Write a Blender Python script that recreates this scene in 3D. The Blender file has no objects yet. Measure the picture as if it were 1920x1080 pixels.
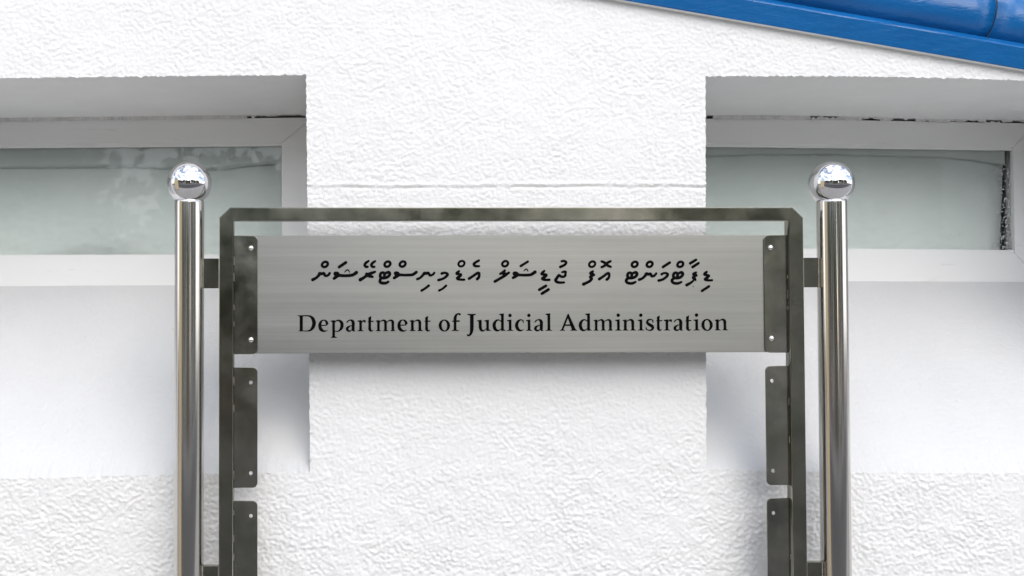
import bpy, bmesh, math, random
import numpy as np
from mathutils import Vector, Matrix

SC = bpy.context.scene
COL = SC.collection
R = math.radians

# ------------------------------------------------------------------ camera, sky, sun, exposure
EYE = 1.60                                    # eye height above the pavement
cam_d = bpy.data.cameras.new('camera')
cam = bpy.data.objects.new('camera', cam_d)
COL.objects.link(cam)
cam.location = (-0.2774, -1.95, EYE)
cam.rotation_euler = (R(91.4067), R(0.1346), R(-1.0616))
cam_d.sensor_width = 36.0
cam_d.lens = 36.0 * 2058 / 1920
cam_d.shift_x = 0.13117
cam_d.shift_y = 0.01009
cam_d.clip_start = 0.02
cam_d.clip_end = 500
SC.camera = cam

SUN_EL, SUN_AZ = R(37), R(162)                # azimuth clockwise from +Y
sun_dir = Vector((math.sin(SUN_AZ) * math.cos(SUN_EL), math.cos(SUN_AZ) * math.cos(SUN_EL), math.sin(SUN_EL)))
world = bpy.data.worlds.new('World')
SC.world = world
world.use_nodes = True
wn, wl = world.node_tree.nodes, world.node_tree.links
wn.clear()
w_out = wn.new('ShaderNodeOutputWorld')
w_bg = wn.new('ShaderNodeBackground')
w_bg.inputs['Strength'].default_value = 0.15
sky = wn.new('ShaderNodeTexSky')
sky.sky_type = 'NISHITA'
sky.sun_disc = False
sky.sun_elevation = SUN_EL
sky.sun_rotation = SUN_AZ
sky.dust_density = 1.5
w_tc = wn.new('ShaderNodeTexCoord')
w_map = wn.new('ShaderNodeMapping')
w_map.inputs['Scale'].default_value = (2.2, 2.2, 4.5)
w_nz = wn.new('ShaderNodeTexNoise')
w_nz.inputs['Scale'].default_value = 1.3
w_nz.inputs['Detail'].default_value = 7
w_nz.inputs['Roughness'].default_value = 0.55
w_rp = wn.new('ShaderNodeValToRGB')
w_rp.color_ramp.elements[0].position = 0.40
w_rp.color_ramp.elements[1].position = 0.60
w_mix = wn.new('ShaderNodeMix')
w_mix.data_type = 'RGBA'
w_mix.inputs[7].default_value = (9.5, 9.6, 9.9, 1)
wl.new(w_tc.outputs['Generated'], w_map.inputs['Vector'])
wl.new(w_map.outputs[0], w_nz.inputs['Vector'])
wl.new(w_nz.outputs['Fac'], w_rp.inputs['Fac'])
wl.new(w_rp.outputs['Color'], w_mix.inputs[0])
wl.new(sky.outputs[0], w_mix.inputs[6])
wl.new(w_mix.outputs[2], w_bg.inputs['Color'])
wl.new(w_bg.outputs[0], w_out.inputs['Surface'])

sun_d = bpy.data.lights.new('sun', 'SUN')
sun = bpy.data.objects.new('sun', sun_d)
COL.objects.link(sun)
sun_d.energy = 1.0
sun_d.angle = R(54)
sun_d.color = (1.0, 0.97, 0.92)
sun.rotation_euler = sun_dir.to_track_quat('Z', 'Y').to_euler()
sun.location = (3, -6, 8)

SC.view_settings.view_transform = 'Standard'
SC.view_settings.look = 'None'
SC.view_settings.gamma = 1.0
SC.view_settings.exposure = 0.65

# ------------------------------------------------------------------ helpers
def tag(o, label, cat, group=None):
    o['label'] = label
    o['category'] = cat
    if group:
        o['group'] = group
    return o

def empty(name, loc):
    o = bpy.data.objects.new(name, None)
    o.empty_display_size = 0.1
    o.location = loc
    COL.objects.link(o)
    return o

def link(name, me, mat=None, parent=None, smooth=False):
    """one mesh object; mesh coordinates are world coordinates, parents keep it in place"""
    if mat and not me.materials:
        me.materials.append(mat)
    if smooth:
        me.polygons.foreach_set('use_smooth', [True] * len(me.polygons))
    o = bpy.data.objects.new(name, me)
    COL.objects.link(o)
    if parent:
        o.parent = parent
        p, off = parent, Vector((0, 0, 0))
        while p:
            off += p.location
            p = p.parent
        o.location = -off if False else Vector((0, 0, 0)) - off
    return o

def from_np(name, V, F):
    me = bpy.data.meshes.new(name)
    V = np.asarray(V, dtype=np.float32)
    F = np.asarray(F, dtype=np.int32)
    me.vertices.add(len(V))
    me.vertices.foreach_set('co', V.ravel())
    me.loops.add(F.size)
    me.loops.foreach_set('vertex_index', F.ravel())
    me.polygons.add(len(F))
    me.polygons.foreach_set('loop_start', np.arange(0, F.size, F.shape[1], dtype=np.int32))
    me.update(calc_edges=True)
    me.validate()
    return me

def from_py(name, V, F):
    me = bpy.data.meshes.new(name)
    me.from_pydata([tuple(v) for v in V], [], F)
    me.update()
    return me

def bm_mesh(name, bm):
    me = bpy.data.meshes.new(name)
    bmesh.ops.recalc_face_normals(bm, faces=bm.faces)
    bm.to_mesh(me)
    bm.free()
    return me

def box_mesh(name, x0, x1, y0, y1, z0, z1, bev=0.0, seg=2):
    bm = bmesh.new()
    bmesh.ops.create_cube(bm, size=1.0)
    for v in bm.verts:
        v.co = Vector(((x0 + x1) / 2 + v.co.x * (x1 - x0), (y0 + y1) / 2 + v.co.y * (y1 - y0), (z0 + z1) / 2 + v.co.z * (z1 - z0)))
    if bev:
        bmesh.ops.bevel(bm, geom=bm.edges[:], offset=bev, segments=seg, affect='EDGES', clamp_overlap=True)
    return bm_mesh(name, bm)

def plate_mesh(name, loops, y0, y1, bev=0.0):
    """outline loops (x, z) with holes -> solid plate between y0 (front) and y1 (back)"""
    cu = bpy.data.curves.new(name, 'CURVE')
    cu.dimensions = '2D'
    cu.fill_mode = 'BOTH'
    for lp in loops:
        sp = cu.splines.new('POLY')
        sp.points.add(len(lp) - 1)
        for p, (x, z) in zip(sp.points, lp):
            p.co = (x, z, 0, 1)
        sp.use_cyclic_u = True
    cu.extrude = (y1 - y0) / 2 - bev
    cu.bevel_depth = bev
    cu.offset = -bev
    cu.bevel_resolution = 1
    ob = bpy.data.objects.new(name, cu)
    COL.objects.link(ob)
    dg = bpy.context.evaluated_depsgraph_get()
    me = bpy.data.meshes.new_from_object(ob.evaluated_get(dg))
    bpy.data.objects.remove(ob)
    yc = (y0 + y1) / 2
    me.transform(Matrix(((1, 0, 0, 0), (0, 0, -1, yc), (0, 1, 0, 0), (0, 0, 0, 1))))
    bm = bmesh.new()
    bm.from_mesh(me)
    bmesh.ops.remove_doubles(bm, verts=bm.verts, dist=1e-6)
    bmesh.ops.recalc_face_normals(bm, faces=bm.faces)
    bm.to_mesh(me)
    bm.free()
    me.name = name
    return me

def lathe_mesh(name, prof, c, n=48):
    """profile [(r, z)] spun round a vertical axis at c=(x, y)"""
    V, F = [], []
    for r, z in prof:
        for k in range(n):
            a = 2 * math.pi * k / n
            V.append((c[0] + r * math.cos(a), c[1] + r * math.sin(a), z))
    for i in range(len(prof) - 1):
        for k in range(n):
            k2 = (k + 1) % n
            F.append((i * n + k, i * n + k2, (i + 1) * n + k2, (i + 1) * n + k))
    me = from_py(name, V, F)
    return me

def arc(cx, cz, r, a0, a1, n=6):
    return [(cx + r * math.cos(R(a0 + (a1 - a0) * i / n)), cz + r * math.sin(R(a0 + (a1 - a0) * i / n))) for i in range(n + 1)]

# ------------------------------------------------------------------ materials
class Mat:
    def __init__(self, name):
        self.m = bpy.data.materials.new(name)
        self.m.use_nodes = True
        self.n, self.l = self.m.node_tree.nodes, self.m.node_tree.links
        self.b = self.n['Principled BSDF']
        self.tc = self.n.new('ShaderNodeTexCoord')
    def set(self, **k):
        for a, v in k.items():
            a = a.replace('_', ' ')
            self.b.inputs[a].default_value = (*v, 1) if isinstance(v, tuple) and len(v) == 3 else v
        return self
    def noise(self, scale, detail=4, rough=0.55, stretch=(1, 1, 1), rot=(0, 0, 0), loc=(0, 0, 0)):
        mp = self.n.new('ShaderNodeMapping')
        mp.inputs['Scale'].default_value = stretch
        mp.inputs['Rotation'].default_value = rot
        mp.inputs['Location'].default_value = loc
        nz = self.n.new('ShaderNodeTexNoise')
        nz.inputs['Scale'].default_value = scale
        nz.inputs['Detail'].default_value = detail
        nz.inputs['Roughness'].default_value = rough
        self.l.new(self.tc.outputs['Object'], mp.inputs['Vector'])
        self.l.new(mp.outputs[0], nz.inputs['Vector'])
        return nz.outputs['Fac']
    def ramp(self, fac, stops):
        rp = self.n.new('ShaderNodeValToRGB')
        el = rp.color_ramp.elements
        while len(el) < len(stops):
            el.new(0.5)
        for e, (p, c) in zip(el, stops):
            e.position = p
            e.color = (*c, 1) if isinstance(c, tuple) else (c, c, c, 1)
        self.l.new(fac, rp.inputs['Fac'])
        return rp.outputs['Color']
    def mix(self, fac, a, b, mode='MIX'):
        mx = self.n.new('ShaderNodeMix')
        mx.data_type = 'RGBA'
        mx.blend_type = mode
        for i, v in ((0, fac), (6, a), (7, b)):
            if hasattr(v, 'is_linked'):
                self.l.new(v, mx.inputs[i])
            elif isinstance(v, tuple):
                mx.inputs[i].default_value = (*v, 1)
            else:
                mx.inputs[i].default_value = v
        return mx.outputs[2]
    def to(self, sock, name):
        self.l.new(sock, self.b.inputs[name])
        return self
    def bump(self, hs, dist=0.001, strength=1.0, prev=None):
        bp = self.n.new('ShaderNodeBump')
        bp.inputs['Distance'].default_value = dist
        bp.inputs['Strength'].default_value = strength
        self.l.new(hs, bp.inputs['Height'])
        if prev:
            self.l.new(prev, bp.inputs['Normal'])
        self.l.new(bp.outputs[0], self.b.inputs['Normal'])
        return bp.outputs[0]

def plain(name, col, rough=0.6, metal=0.0, var=0.12, scale=6.0, spec=0.5):
    m = Mat(name).set(Roughness=rough, Metallic=metal, Specular_IOR_Level=spec)
    f = m.noise(scale, 5)
    m.to(m.ramp(f, [(0.3, tuple(c * (1 - var) for c in col)), (0.7, tuple(min(1, c * (1 + var)) for c in col))]), 'Base Color')
    return m.m

# white stucco paint: faint dirt, fine grain over the modelled relief
m = Mat('white_stucco').set(Roughness=0.62)
base = m.ramp(m.noise(1.7, 6, 0.6), [(0.3, (0.72, 0.72, 0.715)), (0.7, (0.76, 0.76, 0.755))])
grime = m.ramp(m.noise(70, 6, 0.7), [(0.62, 0.0), (0.82, 0.35)])
m.to(m.mix(grime, base, (0.50, 0.49, 0.46)), 'Base Color')
m.bump(m.noise(170, 6, 0.62), 0.0024, 0.7)
STUCCO = m.m
# outer wall the lens does not reach: relief only in the material
m = Mat('white_stucco_far').set(Roughness=0.65)
m.to(m.ramp(m.noise(1.7, 6, 0.6), [(0.3, (0.72, 0.72, 0.715)), (0.7, (0.76, 0.76, 0.755))]), 'Base Color')
m.bump(m.noise(90, 5, 0.6), 0.004, 0.8)
STUCCO_FAR = m.m
# smoother trowelled plaster of sills and soffits
m = Mat('smooth_plaster').set(Roughness=0.55)
base = m.ramp(m.noise(3.0, 6, 0.6), [(0.3, (0.60, 0.605, 0.61)), (0.7, (0.64, 0.645, 0.65))])
spot = m.ramp(m.noise(55, 3, 0.5, loc=(3, 1, 7)), [(0.76, 0.0), (0.80, 0.5)])
m.to(m.mix(spot, base, (0.5, 0.49, 0.46)), 'Base Color')
b1 = m.bump(m.noise(80, 5, 0.62), 0.0040, 0.7)
PLASTER = m.m
m = Mat('soffit_plaster').set(Roughness=0.75)
m.to(m.ramp(m.noise(9, 6, 0.65), [(0.3, (0.78, 0.78, 0.765)), (0.7, (0.83, 0.83, 0.82))]), 'Base Color')
m.bump(m.noise(180, 4, 0.6), 0.0008, 0.5)
SOFFIT = m.m
# gloss paint on window joinery
m = Mat('white_frame_paint').set(Roughness=0.32)
base = m.ramp(m.noise(6, 5, 0.6, (0.3, 1, 1)), [(0.3, (0.84, 0.835, 0.815)), (0.7, (0.88, 0.88, 0.87))])
dirt = m.ramp(m.noise(40, 5, 0.7, (0.15, 1, 1.2)), [(0.64, 0.0), (0.78, 0.5)])
m.to(m.mix(dirt, base, (0.48, 0.45, 0.38)), 'Base Color')
m.bump(m.noise(60, 4, 0.5, (0.12, 1, 1)), 0.0012, 0.5)
FRAME_PAINT = m.m
CAULK = plain('caulk', (0.70, 0.69, 0.67), 0.8, var=0.15, scale=30)
DARK = plain('dark_room', (0.035, 0.035, 0.034), 0.9)
# lining paper behind the glass
m = Mat('lining_paper').set(Roughness=0.85)
base = m.ramp(m.noise(4, 5, 0.55), [(0.3, (0.83, 0.875, 0.845)), (0.7, (0.89, 0.92, 0.895))])
stain = m.ramp(m.noise(11, 6, 0.7, (0.5, 1, 1)), [(0.55, 0.0), (0.80, 0.30)])
m.to(m.mix(stain, base, (0.58, 0.61, 0.58)), 'Base Color')
m.bump(m.noise(9, 3, 0.5), 0.004, 0.4)
PAPER = m.m
# window glass
m = Mat('pane_glass')
nt, lk = m.n, m.l
tr = nt.new('ShaderNodeBsdfTransparent')
tr.inputs['Color'].default_value = (0.972, 0.99, 0.98, 1)
gl = nt.new('ShaderNodeBsdfGlossy')
gl.inputs['Roughness'].default_value = 0.015
fr = nt.new('ShaderNodeFresnel')
fr.inputs['IOR'].default_value = 1.5
mx = nt.new('ShaderNodeMixShader')
lk.new(fr.outputs[0], mx.inputs[0])
lk.new(tr.outputs[0], mx.inputs[1])
lk.new(gl.outputs[0], mx.inputs[2])
lk.new(mx.outputs[0], nt['Material Output'].inputs['Surface'])
nt.remove(m.b)
GLASS = m.m
SPECK = plain('paint_fleck', (0.78, 0.78, 0.76), 0.6)
# blue gloss paint of the coping
m = Mat('blue_gloss_paint').set(Roughness=0.20, Specular_IOR_Level=0.5)
f1 = m.noise(14, 6, 0.6, (0.35, 1, 1), (0, R(8.9), 0))
m.to(m.ramp(f1, [(0.25, (0.003, 0.088, 0.27)), (0.75, (0.006, 0.125, 0.37))]), 'Base Color')
m.bump(m.noise(110, 5, 0.6, (0.4, 1, 1), (0, R(8.9), 0)), 0.0020, 0.6)
BLUE = m.m
# stainless steels
def steel(name, base_lo, base_hi, r0, r1, stain=None, stretch=(1, 1, 1), grain=(1, 1, 1), aniso=0.0, blot=7.0, bump=0.0002):
    m = Mat(name).set(Metallic=1.0)
    base = m.ramp(m.noise(blot, 6, 0.6, stretch), [(0.3, base_lo), (0.7, base_hi)])
    if stain:
        sf = m.ramp(m.noise(blot * 2.3, 6, 0.7, stretch, loc=(5, 2, 1)), [(0.42, 0.0), (0.80, 0.6)])
        base = m.mix(sf, base, stain)
    streak = m.ramp(m.noise(55, 5, 0.7, grain, loc=(1, 8, 3)), [(0.3, 0.86), (0.7, 1.0)])
    m.to(m.mix(1.0, base, streak, 'MULTIPLY'), 'Base Color')
    m.to(m.ramp(m.noise(blot * 1.7, 5, 0.6, stretch, loc=(2, 9, 4)), [(0.3, r0), (0.7, r1)]), 'Roughness')
    m.bump(m.noise(240, 4, 0.6, grain), bump, 0.6)
    if aniso:
        m.set(Anisotropic=aniso, Anisotropic_Rotation=0.25)
        tg = m.n.new('ShaderNodeTangent')
        tg.direction_type = 'UV_MAP'
        m.l.new(tg.outputs[0], m.b.inputs['Tangent'])
    return m.m
BALL_STEEL = steel('mirror_steel', (0.74, 0.74, 0.75), (0.78, 0.78, 0.79), 0.015, 0.04, bump=0.00001)
POST_STEEL = steel('polished_steel', (0.62, 0.595, 0.56), (0.68, 0.66, 0.63), 0.10, 0.17, grain=(1, 1, 0.02), stretch=(1, 1, 0.1), bump=0.00003)
FRAME_STEEL = steel('tarnished_steel', (0.24, 0.245, 0.195), (0.40, 0.38, 0.335), 0.10, 0.22, stain=(0.20, 0.21, 0.14), grain=(1, 1, 0.06), bump=0.00006)
PLATE_STEEL = steel('plate_steel', (0.28, 0.28, 0.24), (0.46, 0.435, 0.395), 0.12, 0.26, stain=(0.20, 0.22, 0.13), grain=(1, 1, 0.08), blot=9, bump=0.00006)
BOARD_STEEL = steel('brushed_steel', (0.255, 0.260, 0.245), (0.315, 0.315, 0.298), 0.36, 0.42, stretch=(0.25, 1, 1.6), grain=(0.02, 1, 3.0), aniso=0.45, blot=5, bump=0.00008)
SCREW_STEEL = plain('screw_steel', (0.8, 0.79, 0.76), 0.16, 1.0, 0.05)
WELD = plain('weld_bead', (0.30, 0.27, 0.24), 0.35, 1.0, 0.35, 120)
BLACK = plain('black_letter_paint', (0.003, 0.003, 0.0035), 0.8, var=0.3, scale=60, spec=0.03)
GREYDOT = plain('worn_letter_paint', (0.12, 0.12, 0.115), 0.5)
# street
ASPHALT = plain('asphalt', (0.05, 0.05, 0.052), 0.85, var=0.25, scale=12)
PAVING = plain('paving', (0.29, 0.285, 0.275), 0.85, var=0.15, scale=5)
KERB = plain('kerb_concrete', (0.35, 0.345, 0.33), 0.8)
SOIL = plain('ground_soil', (0.16, 0.15, 0.12), 0.95)
CREAM = plain('cream_render', (0.66, 0.52, 0.32), 0.8, var=0.06)
HOUSE_W = plain('white_render', (0.72, 0.72, 0.70), 0.8, var=0.06)
HOUSE_B = plain('brown_render', (0.36, 0.30, 0.245), 0.8)
ROOF_R = plain('dark_roof_tiles', (0.09, 0.075, 0.07), 0.8, var=0.3, scale=20)
WIN_D = plain('dark_window', (0.03, 0.035, 0.04), 0.15)
DOOR_M = plain('door_paint', (0.10, 0.07, 0.05), 0.5)
BARK = plain('bark', (0.10, 0.075, 0.055), 0.9, var=0.3)
m = Mat('leaves').set(Roughness=0.6)
m.to(m.ramp(m.noise(3, 4), [(0.3, (0.030, 0.060, 0.018)), (0.7, (0.075, 0.115, 0.035))]), 'Base Color')
LEAF = m.m

# ------------------------------------------------------------------ ground and street
def structure(name, me, mat, parent=None):
    o = link(name, me, mat, parent)
    if not parent:
        o['kind'] = 'structure'
    return o
structure('ground', from_py('ground', [(-150, -150, -0.13), (150, -150, -0.13), (150, 150, -0.13), (-150, 150, -0.13)], [(0, 1, 2, 3)]), SOIL)
structure('pavement', box_mesh('pavement', -40, 40, -2.9, 0.2, -0.125, 0.0, 0.01), PAVING)
structure('kerb', box_mesh('kerb', -40, 40, -3.06, -2.904, -0.126, 0.002, 0.012), KERB)
structure('road', from_py('road', [(-60, -9.5, -0.122), (60, -9.5, -0.122), (60, -3.05, -0.122), (-60, -3.05, -0.122)], [(0, 1, 2, 3)]), ASPHALT)
structure('far_pavement', box_mesh('far_pavement', -40, 40, -12.2, -9.4, -0.127, 0.0, 0.01), PAVING)

# ------------------------------------------------------------------ building
WY = 0.086            # face of the stucco wall (sign front is y = 0)
REC = 0.385           # depth of the window recesses
mm = 0.001
building = empty('building', (0, WY, 0))
tag(building, 'white stucco building with two recessed windows and a blue roof coping', 'building')

def rake(x):          # lower front edge of the blue coping above the right half of the wall
    return EYE + 0.607 - 0.171 * (x - 0.205)

def interp(x, xs, ys):
    return np.interp(x, xs, ys)
# bounds of the recesses as they were built: not quite level, not quite plumb
def pier_l(z): return interp(z, [EYE - .75, EYE - .269, EYE + .463, EYE + .8], [-.364, -.365, -.372, -.373])
def pier_r(z): return interp(z, [EYE - .75, EYE - .269, EYE + .463, EYE + .8], [.371, .371, .3765, .3775])
def lintel(x): return EYE + .0026 + interp(x, [-1.25, -.935, -.641, -.372, .373, .651, .852, .973, 1.25], [.453, .457, .461, .464, .463, .4635, .460, .456, .452])
def sill_front(x): return EYE - .0015 + interp(x, [-1.25, -.931, -.639, -.366, .368, .641, .961, 1.25], [-.284, -.279, -.273, -.269, -.267, -.275, -.278, -.28])
def sill_back(x): return EYE + interp(x, [-1.25, -.40, .40, 1.25], [.090, .093, .101, .096])
def rail_top(x): return EYE + .0024 + interp(x, [-1.25, -1.06, -.391, .38, .826, 1.25], [.446, .449, .458, .4575, .4535, .4465])
def glass_top(x): return EYE + .002 + interp(x, [-1.25, -1.06, -.442, .42, .825, 1.25], [.396, .397, .402, .402, .398, .392])
def glass_bot(x): return EYE + interp(x, [-1.25, -.442, .42, .846, 1.25], [.150, .151, .163, .162, .158])

GX0, GX1, GZ0, GZ1 = -1.25, 1.25, EYE - .75, EYE + .80
rng = np.random.default_rng(7)
NX, NZ = 960, 600
iL, iR = int(NX * (.878 / 2.5)), int(NX * (1.620 / 2.5))
jS, jT = int(NZ * (.478 / 1.55)), int(NZ * (1.213 / 1.55))
def band_noise(shape, wl0, wl1, ang, squash, seed):
    """filtered noise in cells: wavelengths wl0..wl1, stretched along a diagonal"""
    g = np.random.default_rng(seed).standard_normal(shape)
    kz = np.fft.fftfreq(shape[0])[:, None]
    kx = np.fft.fftfreq(shape[1])[None, :]
    a = math.radians(ang)
    ku = kx * math.cos(a) + kz * math.sin(a)
    kv = -kx * math.sin(a) + kz * math.cos(a)
    k = np.sqrt((ku * squash) ** 2 + kv ** 2) + 1e-9
    filt = np.exp(-(k * wl0) ** 2) * (1 - np.exp(-(k * wl1) ** 2))
    h = np.fft.ifft2(np.fft.fft2(g) * filt).real
    return h / h.std()
sh = (NZ + 1, NX + 1)
h1 = band_noise(sh, 1.9, 6.5, -28, 1.5, 1)        # trowel flecks, running down to the right
h2 = band_noise(sh, 1.6, 4.5, 35, 1.3, 2)
h3 = band_noise(sh, 14, 60, 0, 1.0, 3)
patch = 1 / (1 + np.exp(-1.6 * band_noise(sh, 30, 200, 10, 1.4, 4)))
relief = np.tanh(1.2 * h1) * (0.55 + 0.75 * patch) + 0.45 * np.tanh(h2) * (1.1 - 0.6 * patch) + 0.35 * h3
U = np.arange(NX + 1)[None, :].repeat(NZ + 1, 0)
Vv = np.arange(NZ + 1)[:, None].repeat(NX + 1, 1)
zr = np.interp(np.arange(NZ + 1), [0, jS, jT, NZ], [GZ0, EYE - .272, EYE + .462, GZ1])
xl, xr = pier_l(zr)[:, None], pier_r(zr)[:, None]
X = np.where(U <= iL, GX0 + (xl - GX0) * U / iL, np.where(U <= iR, xl + (xr - xl) * (U - iL) / (iR - iL), xr + (GX1 - xr) * (U - iR) / (NX - iR)))
zs, zt = sill_front(X), lintel(X)
edge = band_noise((1, NX + 1), 2.2, 40, 0, 1, 8)[0] * 0.0007
edge2 = band_noise((1, NX + 1), 2.0, 30, 0, 1, 9)[0] * 0.0009
fall = np.exp(-((Vv - jT) / 6.0) ** 2) * edge[None, :] + np.exp(-((Vv - jS) / 6.0) ** 2) * edge2[None, :]
Z = np.where(Vv <= jS, GZ0 + (zs - GZ0) * Vv / jS, np.where(Vv <= jT, zs + (zt - zs) * (Vv - jS) / (jT - jS), zt + (GZ1 - zt) * (Vv - jT) / (NZ - jT))) + fall
edgeu = band_noise((NZ + 1, 1), 2.2, 40, 0, 1, 11)[:, 0] * 0.0005
X = X + (np.exp(-((U - iL) / 5.0) ** 2) - np.exp(-((U - iR) / 5.0) ** 2)) * edgeu[:, None]
# long joints pressed into the render: one across the pier, one upright at the left
gz = EYE + .2565 + 0.0012 * np.sin(X * 9) + 0.0006 * np.sin(X * 41 + 1)
gv = -.869 + (EYE + .543 - Z) * 0.0228
groove = 1.0 * np.exp(-((Z - gz) / 0.0022) ** 2) * (0.55 + 0.45 * np.tanh(h3)) * ((X > -.40) & (X < .40))
lip = 0.7 * np.exp(-((Z - gz - .0055) / 0.0035) ** 2) * ((X > -.40) & (X < .40))
seam = 0.55 * np.exp(-((X - gv) / 0.004) ** 2)
bord = np.minimum(np.minimum(U, NX - U), np.minimum(Vv, NZ - Vv)) / 8.0
amp = 0.00078 * np.clip(bord, 0, 1)
low = np.clip((EYE - .10 - Z) / .30, 0, 1)         # the plinth below the sills is coarser
Y = WY - amp * relief * (0.80 + 0.75 * low) + 0.0030 * groove - 0.0016 * lip + 0.0012 * seam * np.clip(bord, 0, 1)
idx = (np.arange((NZ + 1) * (NX + 1))).reshape(NZ + 1, NX + 1)
keep = np.ones((NZ, NX), bool)
keep[jS:jT, :iL] = False
keep[jS:jT, iR:] = False
zc_ = Z[:-1, :-1]
keep &= ~(zc_ > rake(X[:-1, :-1]) + 0.030)
q = np.stack([idx[:-1, :-1], idx[:-1, 1:], idx[1:, 1:], idx[1:, :-1]], -1)[keep]
P3 = np.stack([X, Y, Z], -1)
used = np.unique(q)
remap = np.full(idx.size, -1)
remap[used] = np.arange(len(used))
wall = link('wall', from_np('wall', P3.reshape(-1, 3)[used], remap[q]), STUCCO, building, smooth=True)

# the rest of the facade beyond the lens, and the body of the building
BX0, BX1, PEAK, PEAKZ = -5.6, 2.3, -1.9, rake(-1.9) + .02
def lrake(x): return PEAKZ + 0.170 * (x - PEAK)
v = [(BX0, WY, 0), (BX1, WY, 0), (BX1, WY, GZ0), (BX0, WY, GZ0),
     (GX0, WY, GZ0), (GX0, WY, GZ1), (GX0, WY, rake(GX0) + .02), (PEAK, WY, PEAKZ), (BX0, WY, lrake(BX0)),
     (GX1, WY, GZ0), (BX1, WY, rake(BX1) + .02), (GX1, WY, rake(GX1) + .02), (.205 + (EYE + .627 - GZ1) / .171, WY, GZ1)]
outer = link('outer_wall', from_py('outer_wall', v, [(0, 1, 2, 9, 4, 3), (3, 4, 5, 6, 7, 8), (9, 2, 10, 11), (5, 12, 6)]), STUCCO_FAR, building)
BY = 6.0
v = [(BX0, WY, 0), (BX0, BY, 0), (BX0, BY, lrake(BX0)), (BX0, WY, lrake(BX0)), (BX1, WY, 0), (BX1, BY, 0), (BX1, BY, rake(BX1)), (BX1, WY, rake(BX1)), (PEAK, BY, PEAKZ)]
link('side_wall', from_py('side_wall', v, [(0, 3, 2, 1), (4, 5, 6, 7), (1, 2, 8, 6, 5)]), STUCCO_FAR, building)
v = [(BX0, WY + .2, lrake(BX0) + .03), (PEAK, WY + .2, PEAKZ + .03), (BX1, WY + .2, rake(BX1) + .05), (BX0, BY, lrake(BX0) + .03), (PEAK, BY, PEAKZ + .03), (BX1, BY, rake(BX1) + .05)]
link('roof_slope', from_py('roof_slope', v, [(0, 1, 4, 3), (1, 2, 5, 4)]), BLUE, building)

# ---- windows in the recesses
def strip_mesh(name, front, back, n, rough=0.0, seed=0):
    """ruled sheet between two point rows, with a little unevenness"""
    front, back = np.asarray(front), np.asarray(back)
    t = np.linspace(0, 1, n)[:, None, None]
    # the ragged stucco edge smooths out within a few centimetres
    w_ = np.ones(31) / 31
    sm = front.copy()
    for c_ in (1, 2):
        sm[:, c_] = np.convolve(np.pad(front[:, c_], 15, mode='reflect', reflect_type='odd'), w_, 'valid')
    P = sm[None] * (1 - t) + back[None] * t + (front - sm)[None] * np.exp(-t * 40)
    if rough:
        w = band_noise(P.shape[:2], 3, 14, 0, 0.5, seed) * rough * np.sin(np.pi * np.linspace(0, 1, n))[:, None]
        P[..., 2] += w
    k = P.shape[1]
    ii = np.arange(n * k).reshape(n, k)
    F = np.stack([ii[:-1, :-1], ii[:-1, 1:], ii[1:, 1:], ii[1:, :-1]], -1).reshape(-1, 4)
    return from_np(name, P.reshape(-1, 3), F)

FY = WY + REC                                    # face of the window frames
def member(name, pts_face, depth, parent, along, mat=FRAME_PAINT):
    """a frame member: face polygon (x, z) with a recessed bead along its glass side; extruded back"""
    bm = bmesh.new()
    vs = [bm.verts.new((x, FY, z)) for x, z in pts_face]
    f = bm.faces.new(vs)
    r = bmesh.ops.extrude_face_region(bm, geom=[f])
    for e in r['geom']:
        if isinstance(e, bmesh.types.BMVert):
            e.co.y += depth
    bmesh.ops.recalc_face_normals(bm, faces=bm.faces)
    ed = [e for e in bm.edges if abs(e.verts[0].co.y - FY) < 1e-6 and abs(e.verts[1].co.y - FY) < 1e-6]
    bmesh.ops.bevel(bm, geom=ed, offset=0.0009, segments=2, affect='EDGES')
    return link(name, bm_mesh(name, bm), mat, parent)

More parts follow.
